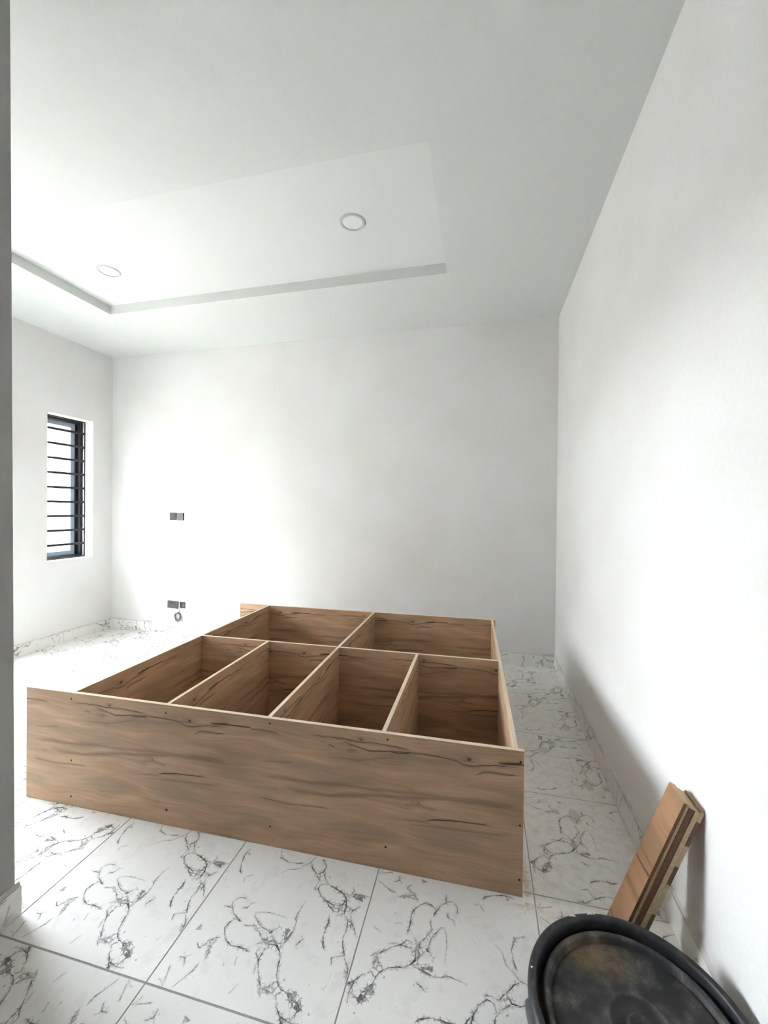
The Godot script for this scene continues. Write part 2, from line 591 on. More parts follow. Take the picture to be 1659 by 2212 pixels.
# a laminate sheet printed as cracked oak: 1.242 m along the grain, 0.6 m across
func wood_texture() -> ImageTexture:
	var n := Vector2i(1536, 744)
	var d := PackedFloat32Array()
	d.resize(n.x * n.y)
	_split(d, n, 1.4, 0.82, [223, 155, 296, 150, 343, 148, 390, 157, 452, 150, 525, 157, 569, 166])
	_split(d, n, 1.4, 0.82, [314, 151, 378, 184, 430, 208, 503, 192, 569, 181, 622, 180, 675, 183, 717, 192, 737, 212, 758, 216, 828, 189, 913, 182])
	_split(d, n, 2, 0.82, [503, 194, 531, 195, 569, 186])
	_split(d, n, 1.5, 0.82, [290, 204, 314, 212])
	_split(d, n, 2.1, 0.92, [842, 168, 876, 162, 913, 154])
	_split(d, n, 1.4, 0.78, [773, 270, 798, 241, 828, 236, 862, 239, 896, 235])
	_split(d, n, 1.1, 0.71, [37, 656, 101, 664, 152, 669, 226, 656, 298, 651])
	_split(d, n, 1.9, 0.92, [625, 616, 646, 604, 698, 590, 755, 584, 820, 578])
	_split(d, n, 1.1, 0.5, [544, 638, 614, 628, 646, 606])
	_vein(d, n, 11, 0.28, [36, 498, 132, 490, 225, 489, 345, 471, 460, 466, 597, 451], 0.35)
	_vein(d, n, 13, 0.32, [132, 544, 176, 565, 286, 562, 431, 510, 570, 483, 677, 456, 779, 445, 912, 454], 0.35)
	_vein(d, n, 9.6, 0.28, [543, 437, 602, 449, 677, 445, 779, 429, 912, 434], 0.35)
	_vein(d, n, 8, 0.26, [549, 535, 603, 527, 656, 540], 0.35)
	_vein(d, n, 7.2, 0.23, [571, 661, 651, 652, 729, 642, 879, 625], 0.35)
	_vein(d, n, 6.4, 0.2, [284, 293, 402, 280, 514, 228], 0.35)
	_vein(d, n, 6.4, 0.2, [49, 391, 163, 367], 0.35)
	_split(d, n, 2, 0.87, [842, 178, 910, 162, 1010, 159, 1094, 176])
	_split(d, n, 1.4, 0.62, [-28, 174, 52, 166, 112, 173])
	for k in 5:                                      # rings of the knots
		for e in [[404, 136, 5.0], [367, 204, 15.0], [755, 172, 9.0], [597, 509, 8.0]]:
			var pts := []
			for j in 13:
				var a := TAU * j / 12.0
				pts.append(e[0] + cos(a) * e[2] * (0.5 + k * 0.55) * 1.25)
				pts.append(e[1] + sin(a) * e[2] * (0.5 + k * 0.42) * 1.1)
			_vein(d, n, 1.0, 0.45 - k * 0.07, pts)
	for j in 14:
		_dab(d, n, Vector2(755 + rng.randf_range(-5, 5), 172 + rng.randf_range(-6, 6)) * Vector2(n.x, n.y) / 1000.0, 4.0, 0.75)
		_dab(d, n, Vector2(404 + rng.randf_range(-4, 4), 136 + rng.randf_range(-4, 4)) * Vector2(n.x, n.y) / 1000.0, 2.5, 0.6)
	_dab(d, n, Vector2(597, 509) * Vector2(n.x, n.y) / 1000.0, 3.0, 0.8)
	_dab(d, n, Vector2(774, 496) * Vector2(n.x, n.y) / 1000.0, 1.6, 0.6)
	_dab(d, n, Vector2(348, 730) * Vector2(n.x, n.y) / 1000.0, 2.0, 0.7)
	for k in 90:                                     # short pores
		var u := rng.randf_range(10, 960)
		var v := rng.randf_range(10, 990)
		_vein(d, n, 0.8, rng.randf_range(0.1, 0.3), [u, v, u + rng.randf_range(8, 40), v + rng.randf_range(-3, 3)])
	var band := noise_bytes(n.x, n.y, 0.028, 3, 3, FastNoiseLite.TYPE_PERLIN, 12.0, 1.5)
	var tone := noise_bytes(n.x, n.y, 0.014, 14, 2, FastNoiseLite.TYPE_PERLIN, 7.0, 1.2)
	var line := noise_bytes(n.x, n.y, 0.10, 9, 3, FastNoiseLite.TYPE_PERLIN, 32.0, 1.0)
	var fade := noise_bytes(n.x, n.y, 0.02, 6, 2, FastNoiseLite.TYPE_PERLIN, 5.0, 1.0)
	var rows := [PackedFloat32Array(), PackedFloat32Array(), PackedFloat32Array()]
	for r in rows.size():
		var v := 0.0
		for y in n.y:
			v = lerpf(v, rng.randfn(0.0, 1.0), 0.55)
			rows[r].append(v)
	var warp := noise_bytes(n.x, n.y, 0.012, 33, 1, FastNoiseLite.TYPE_SIMPLEX_SMOOTH, 4.5, 1.5)
	var out := PackedByteArray()
	out.resize(n.x * n.y * 3)
	var row_a: PackedFloat32Array = rows[0]
	var row_b: PackedFloat32Array = rows[1]
	var row_c: PackedFloat32Array = rows[2]
	for i in n.x * n.y:
		var y := posmod(int(i / n.x) + int((warp[i] - 128) * 0.13), n.y)
		var q := y * n.x + i % n.x
		var t := clampf(0.5 + (band[q] - 128) * 0.0030 + (line[q] - 128) * 0.0016, 0.0, 1.0)
		var w := clampf((tone[q] - 122) * 0.006, 0.0, 0.6)
		var m := fade[i] / 255.0 * 2.0
		var s := 1.0 + 0.040 * (lerpf(row_a[y], row_b[y], m) if m < 1.0 else lerpf(row_b[y], row_c[y], m - 1.0))
		var r := lerpf(WOOD_A.r, WOOD_B.r, t)
		var g := lerpf(WOOD_A.g, WOOD_B.g, t)
		var b := lerpf(WOOD_A.b, WOOD_B.b, t)
		r = lerpf(r, WOOD_C.r, w)
		g = lerpf(g, WOOD_C.g, w)
		b = lerpf(b, WOOD_C.b, w)
		var k := d[i] * 0.92
		out[i * 3] = clampi(int(255.0 * lerpf(r * s, 0.19, k)), 0, 255)
		out[i * 3 + 1] = clampi(int(255.0 * lerpf(g * s, 0.145, k)), 0, 255)
		out[i * 3 + 2] = clampi(int(255.0 * lerpf(b * s, 0.11, k)), 0, 255)
	return texture(n.x, n.y, out)


const WOOD_A := Color(0.675, 0.545, 0.43)
const WOOD_B := Color(0.83, 0.69, 0.555)
const WOOD_C := Color(0.60, 0.525, 0.43)


func tub_texture() -> ImageTexture:
	var n := 512
	var a := noise_bytes(n, n, 0.012, 41, 5)
	var b := noise_bytes(n, n, 0.09, 42, 3)
	var c := noise_bytes(n, n, 0.02, 43, 4)
	var d := PackedFloat32Array()
	d.resize(n * n)
	for k in 110:                                    # pale scratches and grit
		var p := Vector2(rng.randf_range(60, 940), rng.randf_range(60, 940))
		var q := p + Vector2.from_angle(rng.randf_range(0, TAU)) * rng.randf_range(3, 26)
		_vein(d, Vector2i(n, n), 0.9, rng.randf_range(0.1, 0.5), [p.x, p.y, q.x, q.y])
	var out := PackedByteArray()
	out.resize(n * n * 3)
	for i in n * n:
		var x := float(i % n) / n - 0.5
		var y := float(i / n) / n - 0.5
		var dust := clampf((a[i] / 255.0 - 0.36) * 1.7, 0.0, 1.0) * (0.35 + 0.65 * b[i] / 255.0)
		var rust := clampf(1.0 - Vector2((x + 0.14) / 0.27, (y + 0.31) / 0.17).length(), 0.0, 1.0) * (0.4 + 0.9 * c[i] / 255.0) * (0.5 + 0.6 * b[i] / 255.0)
		var col := Color(0.095, 0.098, 0.10).lerp(Color(0.46, 0.45, 0.43), dust * 0.95)
		col = col.lerp(Color(0.42, 0.34, 0.22), clampf(rust * 1.5, 0.0, 0.85))
		var rad := Vector2(x, y).length() * 0.48
		var ring := clampf(1.0 - absf(rad - 0.0705) / 0.006, 0.0, 1.0) * 0.35 + clampf(1.0 - absf(rad - 0.2165) / 0.009, 0.0, 1.0) * 0.30 + clampf(1.0 - absf(rad - 0.024) / 0.004, 0.0, 1.0) * 0.3
		if rad < 0.066 and rad > 0.028:
			col = col.lerp(Color(0.10, 0.105, 0.11), 0.65)
		col = col.lerp(Color(0.50, 0.49, 0.44), ring * (0.4 + b[i] / 255.0))
		col = col.lerp(Color(0.62, 0.60, 0.56), d[i])
		out[i * 3] = int(col.r * 255.0)
		out[i * 3 + 1] = int(col.g * 255.0)
		out[i * 3 + 2] = int(col.b * 255.0)
	return texture(n, n, out)


func make_materials() -> void:
	M.wall = tri_mat(two_tone(512, Color(0.922, 0.922, 0.915), Color(0.905, 0.90, 0.886), 0.007, 11, 0.02), 3.1, 0.75)
	M.wall_shaded = tri_mat(two_tone(256, Color(0.71, 0.71, 0.695), Color(0.68, 0.68, 0.66), 0.01, 12, 0.03), 2.3, 0.8)  # wall paint darkened to carry the shade on the closet corner
	M.ceiling = tri_mat(two_tone(256, Color(0.872, 0.884, 0.872), Color(0.862, 0.872, 0.859), 0.008, 17, 0.015), 3.7, 0.8)
	M.tray = mat(Color(0.885, 0.895, 0.885), 0.8)  # a little lighter than the ceiling around the tray
	var veins := tile_print()
	M.tile = mat(Color.WHITE, 0.34)
	M.tile.albedo_texture = tile_texture(veins, false)
	M.tile_dusty = mat(Color.WHITE, 0.5)
	M.tile_dusty.albedo_texture = tile_texture(veins, true)
	M.tile_edge = mat(Color(0.80, 0.79, 0.76), 0.6)
	M.grout = mat(Color(0.66, 0.64, 0.62), 0.9)
	M.door = mat(Color(0.34, 0.24, 0.17), 0.5)
	M.sash = mat(Color(0.62, 0.68, 0.74), 0.45)
	M.cement = tri_mat(two_tone(256, Color(0.90, 0.895, 0.88), Color(0.78, 0.76, 0.73), 0.02, 19, 0.05), 0.8, 0.85)
	M.wood = mat(Color.WHITE, 0.5)
	M.wood.albedo_texture = wood_texture()
	M.board_edge = tri_mat(two_tone(256, Color(0.88, 0.82, 0.72), Color(0.83, 0.755, 0.64), 0.06, 23, 0.05), 0.14, 0.7)
	M.pale_edge = tri_mat(two_tone(256, Color(0.78, 0.69, 0.55), Color(0.70, 0.60, 0.46), 0.03, 27, 0.08), 0.12, 0.7)
	M.brown_edge = tri_mat(two_tone(256, Color(0.36, 0.235, 0.155), Color(0.46, 0.33, 0.23), 0.03, 29, 0.12), 0.10, 0.55)
	M.plank_wood = mat(Color(0.83, 0.775, 0.72), 0.42)
	M.plank_wood.albedo_texture = M.wood.albedo_texture
	M.screw = mat(Color(0.06, 0.055, 0.05), 0.5, 0.3)
	M.rubber = tri_mat(two_tone(512, Color(0.065, 0.068, 0.072), Color(0.215, 0.225, 0.24), 0.02, 31, 0.5), 0.35, 0.5)
	M.tub_top = mat(Color.WHITE, 0.6)
	M.tub_top.albedo_texture = tub_texture()
	M.paint = mat(Color(0.86, 0.86, 0.85), 0.6)
	M.frame = mat(Color(0.13, 0.135, 0.15), 0.5, 0.1)
	M.bar = mat(Color(0.20, 0.20, 0.21), 0.45, 0.5)
	M.pane = mat(Color(0.92, 0.96, 0.97, 0.06), 0.02)
	M.pane.transparency = BaseMaterial3D.TRANSPARENCY_ALPHA
	M.dimming_pane = mat(Color(0.80, 0.84, 0.88, 0.22), 0.1)  # milky veil added to weaken the daylight through the narrow window
	M.dimming_pane.transparency = BaseMaterial3D.TRANSPARENCY_ALPHA
	M.trim = mat(Color(0.80, 0.80, 0.81), 0.45)
	M.lens = mat(Color(0.93, 0.93, 0.92), 0.35)
	M.plate = mat(Color(0.30, 0.30, 0.315), 0.4)
	M.plate_light = mat(Color(0.40, 0.40, 0.40), 0.45)
	M.plate_dark = mat(Color(0.12, 0.12, 0.125), 0.45)
	M.wire = mat(Color(0.33, 0.33, 0.36), 0.5)
	M.copper = mat(Color(0.62, 0.45, 0.33), 0.4, 0.6)
	M.timber = tri_mat(two_tone(256, Color(0.28, 0.20, 0.13), Color(0.21, 0.145, 0.09), 0.03, 37, 0.2), 0.5, 0.8)
	M.earth = tri_mat(two_tone(256, Color(0.61, 0.595, 0.57), Color(0.52, 0.505, 0.48), 0.02, 39, 0.15), 6.0, 0.95)
	M.render = tri_mat(two_tone(256, Color(0.86, 0.84, 0.78), Color(0.78, 0.76, 0.70), 0.02, 45, 0.05), 4.0, 0.9)
	M.block = tri_mat(two_tone(256, Color(0.50, 0.485, 0.46), Color(0.42, 0.40, 0.375), 0.02, 47, 0.1), 3.0, 0.95)
	M.leaf = mat(Color(0.22, 0.36, 0.16), 0.5)
	M.leaf.cull_mode = BaseMaterial3D.CULL_DISABLED
	M.leaf.backlight = Color(0.15, 0.25, 0.08)
	M.sawdust = mat(Color(0.87, 0.79, 0.67), 0.9)


# ---------------------------------------------------------------- the setting

func slab(st: SurfaceTool, x0: float, x1: float, y0: float, y1: float, z0: float, z1: float) -> void:
	box(st, Vector3(x0, y0, z0), Vector3(x1, y1, z1))


func struct(called: String, st: SurfaceTool, m: Material, label: String, category: String) -> MeshInstance3D:
	var o := part(called, done(st, m), self)
	tag(o, label, category, "", "structure")
	return o


func build_shell() -> void:
	var top := 3.60
	var st := start()
	slab(st, LEFT - 0.25, RIGHT + 0.25, -0.2, top, BACK - 0.25, BACK)
	struct("wall_back", st, M.wall, "white plastered back wall behind the wooden bed base", "wall")
	st = start()
	slab(st, RIGHT, RIGHT + 0.25, -0.2, top, BACK, END + 0.2)
	struct("wall_right", st, M.wall, "long white wall on the right with planks leaning on it", "wall")
	st = start()                                     # the window wall, round its two openings
	var xo := LEFT - 0.25
	slab(st, xo, LEFT, -0.2, 0.885, BACK, -3.330)
	slab(st, xo, LEFT, 0.885, 2.443, BACK, -3.845)
	slab(st, xo, LEFT, 0.885, 2.443, -3.330, -2.68)
	slab(st, xo, LEFT, -0.2, 0.885, -3.330, -2.68)
	slab(st, xo, LEFT, -0.2, 0.06, -2.68, -1.15)
	slab(st, xo, LEFT, 2.443, top, BACK, BLOCK_Z)
	slab(st, xo, LEFT, -0.2, 2.443, -1.15, BLOCK_Z)
	struct("wall_left", st, M.wall, "white plastered left wall holding the narrow barred window", "wall")
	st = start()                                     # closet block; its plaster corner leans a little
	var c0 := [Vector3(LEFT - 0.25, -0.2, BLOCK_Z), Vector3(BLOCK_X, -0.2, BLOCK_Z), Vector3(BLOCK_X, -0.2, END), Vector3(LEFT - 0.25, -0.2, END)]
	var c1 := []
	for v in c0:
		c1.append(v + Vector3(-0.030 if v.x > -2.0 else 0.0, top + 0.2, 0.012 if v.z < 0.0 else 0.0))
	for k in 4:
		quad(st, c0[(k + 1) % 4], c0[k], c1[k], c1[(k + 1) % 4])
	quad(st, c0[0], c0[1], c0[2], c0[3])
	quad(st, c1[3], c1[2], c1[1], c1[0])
	struct("wall_inner", st, M.wall_shaded, "closet wall corner at the left edge beside the camera, its shade painted in as grey", "wall")
	st = start()
	slab(st, BLOCK_X, RIGHT, -0.2, top, END, END + 0.2)
	struct("wall_front", st, M.wall, "plain white wall closing the entry passage behind the camera", "wall")

	# ceiling with a shallow recessed tray
	st = start()
	var tx0 := -3.415
	var tx1 := -0.277
	var tz0 := -3.168
	var tz1 := -2.015
	slab(st, LEFT, tx0, CEIL, 3.45, BACK, END)
	slab(st, tx1, RIGHT, CEIL, 3.45, BACK, END)
	slab(st, tx0, tx1, CEIL, 3.45, BACK, tz0)
	slab(st, tx0, tx1, CEIL, 3.45, tz1, END)
	slab(st, tx0, tx1, CEIL + 0.10, 3.45, tz0, tz1)
	slab(st, LEFT - 0.25, RIGHT + 0.25, 3.45, 3.60, BACK - 0.25, END + 0.2)
	var roof := struct("ceiling", st, M.ceiling, "white ceiling with a shallow rectangular recessed tray", "ceiling")
	st = start()
	slab(st, tx0, tx1, CEIL + 0.08, CEIL + 0.10, tz0, tz1)
	tag(part("tray_panel", done(st, M.tray), roof), "slightly lighter panel of the recessed tray")


func turned(a: float, b: float, turn: int) -> Vector2:
	match turn:
		1: return Vector2(b, 1.0 - a)
		2: return Vector2(1.0 - a, 1.0 - b)
		3: return Vector2(1.0 - b, a)
	return Vector2(a, b)


func tile_mesh(x0: float, x1: float, z0: float, z1: float, gx: float, gz: float, turn: int, m: Material) -> ArrayMesh:
	var st := start()
	var c := 0.0011
	var y := 0.0
	var low := -0.009
	var q := [Vector3(x0 + c, y, z1 - c), Vector3(x1 - c, y, z1 - c), Vector3(x1 - c, y, z0 + c), Vector3(x0 + c, y, z0 + c)]
	var e := [Vector3(x0, y - c, z1), Vector3(x1, y - c, z1), Vector3(x1, y - c, z0), Vector3(x0, y - c, z0)]
	var uv := PackedVector2Array()
	for p in q:
		uv.append(turned(clampf((p.x - gx) / TILE, 0.0, 1.0), clampf((p.z - gz) / TILE, 0.0, 1.0), turn))
	quad(st, q[0], q[1], q[2], q[3], uv)
	var am := done(st, m)
	st = start()
	for k in 4:
		var j := (k + 1) % 4
		quad(st, e[k], e[j], q[j], q[k])
		quad(st, Vector3(e[k].x, low, e[k].z), Vector3(e[j].x, low, e[j].z), e[j], e[k])
	return done(st, M.tile_edge, am)


func build_floor() -> void:
	var st := start()
	slab(st, LEFT - 0.25, RIGHT + 0.25, -0.2, -0.0018, BACK - 0.25, END + 0.2)
	var o := struct("floor", st, M.grout, "floor of white marble-patterned square tiles with grey grout joints", "floor")
	for i in range(-8, 3):
		for j in range(-5, 6):
			var gx := GRID_X + (i - 1) * TILE
			var gz := GRID_Z + (j - 1) * TILE
			var x0 := maxf(gx + 0.0014, LEFT)
			var x1 := minf(gx + TILE - 0.0014, RIGHT)
			var z0 := maxf(gz + 0.0014, BACK)
			var z1 := minf(gz + TILE - 0.0014, END)
			if j == 1: z0 += 0.0007
			if j == 0: z1 -= 0.0007
			if j >= 1 and x1 <= BLOCK_X: continue
			if x1 - x0 < 0.01 or z1 - z0 < 0.01: continue
			if gz + TILE > BLOCK_Z + 0.01 and x0 < BLOCK_X and j >= 1: x0 = BLOCK_X
			if x1 - x0 < 0.004: continue
			var turn := posmod(i * 7 + j * 5 + i * j * 3 + (i >> 1), 4)
			if j == 0 and (i == -1 or i == 0): turn = 0
			if j == 0 and i == 1: turn = 1
			if j == 0 and i == -2: turn = 3
			if i == 2: turn = posmod(1 + j * j + j, 4)
			part("tile", tile_mesh(x0, x1, z0, z1, gx, gz, turn, M.tile_dusty if i >= 2 else M.tile), o)


# skirting of cut tile strips along a wall: from a, in direction dir, facing out
func skirting(called: String, a: Vector3, dir: Vector3, out: Vector3, length: float, h: float, seed_: int, label: String) -> void:
	var root := thing(called, label, "baseboard", Vector3.ZERO, "", "structure")
	var at := 0.0
	var k := seed_
	while at < length - 0.002:
		var w := minf(TILE - 0.0015, length - at)
		var th := 0.0115
		var p0 := a + dir * at
		var p1 := a + dir * (at + w)
		var v0 := [0.47, 0.12, 0.66, 0.30, 0.84, 0.02][k % 6] as float
		var flip := k % 2 == 1
		var st := start()
		var uv := PackedVector2Array()
		for c in [[0.0, h], [w, h], [w, 0.0], [0.0, 0.0]]:
			var u: float = c[0] / TILE
			uv.append(Vector2(1.0 - u if flip else u, v0 + (1.0 - c[1] / h) * h / TILE))
		var f0 := p0 + out * th
		var f1 := p1 + out * th
		var up := Vector3.UP * h
		face_uv(st, [f0 + up, f1 + up, f1, f0], uv, out)
		var am := done(st, M.tile)
		st = start()
		var c := 0.002
		face_dir(st, [f0 + up, f1 + up, p1 + up, p0 + up], Vector3.UP)
		face_dir(st, [f0, f0 + up, p0 + up, p0], -dir)
		face_dir(st, [f1, f1 + up, p1 + up, p1], dir)
		done(st, M.tile_edge, am)
		part("tile", am, root)
		at += TILE
		k += 1
	var st := start()                                # rough line of cement over the strips
	var n := int(length / 0.05)
	var prev := []
	for i in n + 1:
		var p := a + dir * (length * i / n) + Vector3.UP * h
		var w := 0.0085 + 0.0025 * sin(i * 1.7 + seed_) + 0.0015 * sin(i * 0.61)
		var t := 0.010 + 0.006 * sin(i * 0.9 + seed_ * 2) * sin(i * 0.33)
		var now := [p + out * w, p + out * w * 0.6 + Vector3.UP * t * 0.7, p + Vector3.UP * t * 1.3]
		if i > 0:
			face_dir(st, [prev[0], now[0], now[1], prev[1]], out + Vector3.UP * 0.3)
			face_dir(st, [prev[1], now[1], now[2], prev[2]], out + Vector3.UP)
		prev = now
	part("cement_fillet", done(st, M.cement), root)


func face_uv(st: SurfaceTool, q: Array, uv: PackedVector2Array, out: Vector3) -> void:
	var n: Vector3 = (q[1] - q[0]).cross(q[2] - q[0])
	if n.dot(out) < 0:
		quad(st, q[3], q[2], q[1], q[0], PackedVector2Array([uv[3], uv[2], uv[1], uv[0]]))
	else:
		quad(st, q[0], q[1], q[2], q[3], uv)


func face_dir(st: SurfaceTool, q: Array, out: Vector3) -> void:
	face_uv(st, q, PackedVector2Array([Vector2.ZERO, Vector2.ZERO, Vector2.ZERO, Vector2.ZERO]), out)


func build_baseboards() -> void:
	skirting("baseboard_back", Vector3(LEFT + 0.0115, 0, BACK), Vector3.RIGHT, Vector3.BACK, RIGHT - LEFT - 0.023, 0.105, 0, "marble-patterned tile skirting along the foot of the back wall")
	skirting("baseboard_left", Vector3(LEFT, 0, BACK), Vector3.BACK, Vector3.RIGHT, 1.30, 0.108, 3, "marble-patterned tile skirting under the narrow barred window")
	skirting("baseboard_right", Vector3(RIGHT, 0, BACK), Vector3.BACK, Vector3.LEFT, 5.9, 0.112, 1, "marble-patterned tile skirting along the foot of the right wall")
	skirting("baseboard_inner", Vector3(BLOCK_X, 0, BLOCK_Z - 0.0115), Vector3.BACK, Vector3.RIGHT, 3.0, 0.105, 4, "shaded tile skirting at the foot of the closet wall corner")


func build_window(called: String, z0: float, z1: float, y0: float, y1: float, label: String, dusty: bool) -> void:  # dusty: fit the added light-dimming pane
	var o := thing(called, label, "window", Vector3(LEFT, y0, (z0 + z1) / 2.0), "", "structure")
	var base := o.position
	var ls := func(st: SurfaceTool, x0: float, x1: float, ya: float, yb: float, za: float, zb: float) -> void:
		box(st, Vector3(LEFT + x0, ya, za) - base, Vector3(LEFT + x1, yb, zb) - base, 0.002)
	# fixed outer frame
	var st := start()
	ls.call(st, -0.245, -0.150, y0, y1, z0, z0 + 0.030)
	ls.call(st, -0.245, -0.150, y0, y1, z1 - 0.030, z1)
	ls.call(st, -0.245, -0.150, y1 - 0.030, y1, z0 + 0.030, z1 - 0.030)
	ls.call(st, -0.245, -0.150, y0, y0 + 0.030, z0 + 0.030, z1 - 0.030)
	part("frame", done(st, M.frame), o)
	# side tracks, then the sash with its pane
	st = start()
	var a := z0 + 0.031
	var b := z1 - 0.031
	ls.call(st, -0.240, -0.190, y0 + 0.031, y1 - 0.031, a, a + 0.022)
	part("track", done(st, M.frame), o)
	st = start()
	ls.call(st, -0.240, -0.190, y0 + 0.031, y1 - 0.031, b - 0.022, b)
	part("track", done(st, M.frame), o)
	st = start()
	a += 0.023
	b -= 0.023
	ls.call(st, -0.236, -0.200, y0 + 0.031, y1 - 0.031, a, a + 0.048)
	ls.call(st, -0.236, -0.200, y0 + 0.031, y1 - 0.031, b - 0.048, b)
	ls.call(st, -0.236, -0.200, y1 - 0.079, y1 - 0.031, a + 0.048, b - 0.048)
	ls.call(st, -0.236, -0.200, y0 + 0.031, y0 + 0.079, a + 0.048, b - 0.048)
	var sash := part("sash", done(st, M.sash), o)
	tag(sash, "pale blue-grey inner sash")
	st = start()
	box(st, Vector3(LEFT - 0.221, y0 + 0.075, a + 0.044) - base, Vector3(LEFT - 0.216, y1 - 0.075, b - 0.044) - base)
	part("pane", done(st, M.dimming_pane if dusty else M.pane), sash)
	# burglar proof: flat rim with tubes across
	st = start()
	ls.call(st, -0.124, -0.112, y0 + 0.002, y1 - 0.002, z0 + 0.001, z0 + 0.008)
	ls.call(st, -0.124, -0.112, y0 + 0.002, y1 - 0.002, z1 - 0.008, z1 - 0.001)
	ls.call(st, -0.124, -0.112, y1 - 0.014, y1 - 0.002, z0 + 0.008, z1 - 0.008)
	ls.call(st, -0.124, -0.112, y0 + 0.002, y0 + 0.014, z0 + 0.008, z1 - 0.008)
	part("security_frame", done(st, M.bar), o)
	st = start()
	ls.call(st, -0.127, -0.109, -0.012 + base.y, 0.012 + base.y, z0 + 0.008, z1 - 0.008)
	var bar := done(st, M.bar)
	var y := 2.303
	while y > y0 + 0.05:
		part("security_bar", bar, o, Vector3(0, y - base.y, 0))
		y -= 0.1575


# unseen brown doors added to darken the passage, behind and beside the camera
func build_added_doors() -> void:
	for d in [["door_1", Vector3(-0.42, 0, END), 0.0, "added unseen brown door darkening the entry passage behind the camera"], ["door_2", Vector3(BLOCK_X - 0.008, 0, 0.33), PI / 2, "added unseen brown door darkening the closet wall side beside the camera"]]:
		var o := thing(d[0], d[3], "door", d[1], "", "structure")
		o.rotation.y = PI + d[2]
		if d[2] > 0.0: o.rotation.y = PI / 2
		var st := start()
		box(st, Vector3(-0.41, 0.005, -0.01), Vector3(0.41, 2.08, 0.03), 0.002)
		part("leaf", done(st, M.door), o)
		st = start()
		box(st, Vector3(-0.49, 0, -0.01), Vector3(-0.415, 2.16, 0.045), 0.003)
		box(st, Vector3(0.415, 0, -0.01), Vector3(0.49, 2.16, 0.045), 0.003)
		box(st, Vector3(-0.415, 2.085, -0.01), Vector3(0.415, 2.16, 0.045), 0.003)
		part("frame", done(st, M.door), o)
		st = start()
		tube(st, [Vector3(0.35, 1.02, 0.03), Vector3(0.35, 1.02, 0.075), Vector3(0.335, 1.02, 0.082), Vector3(0.24, 1.02, 0.082)], 0.009, 8)
		part("handle", done(st, M.trim), o)


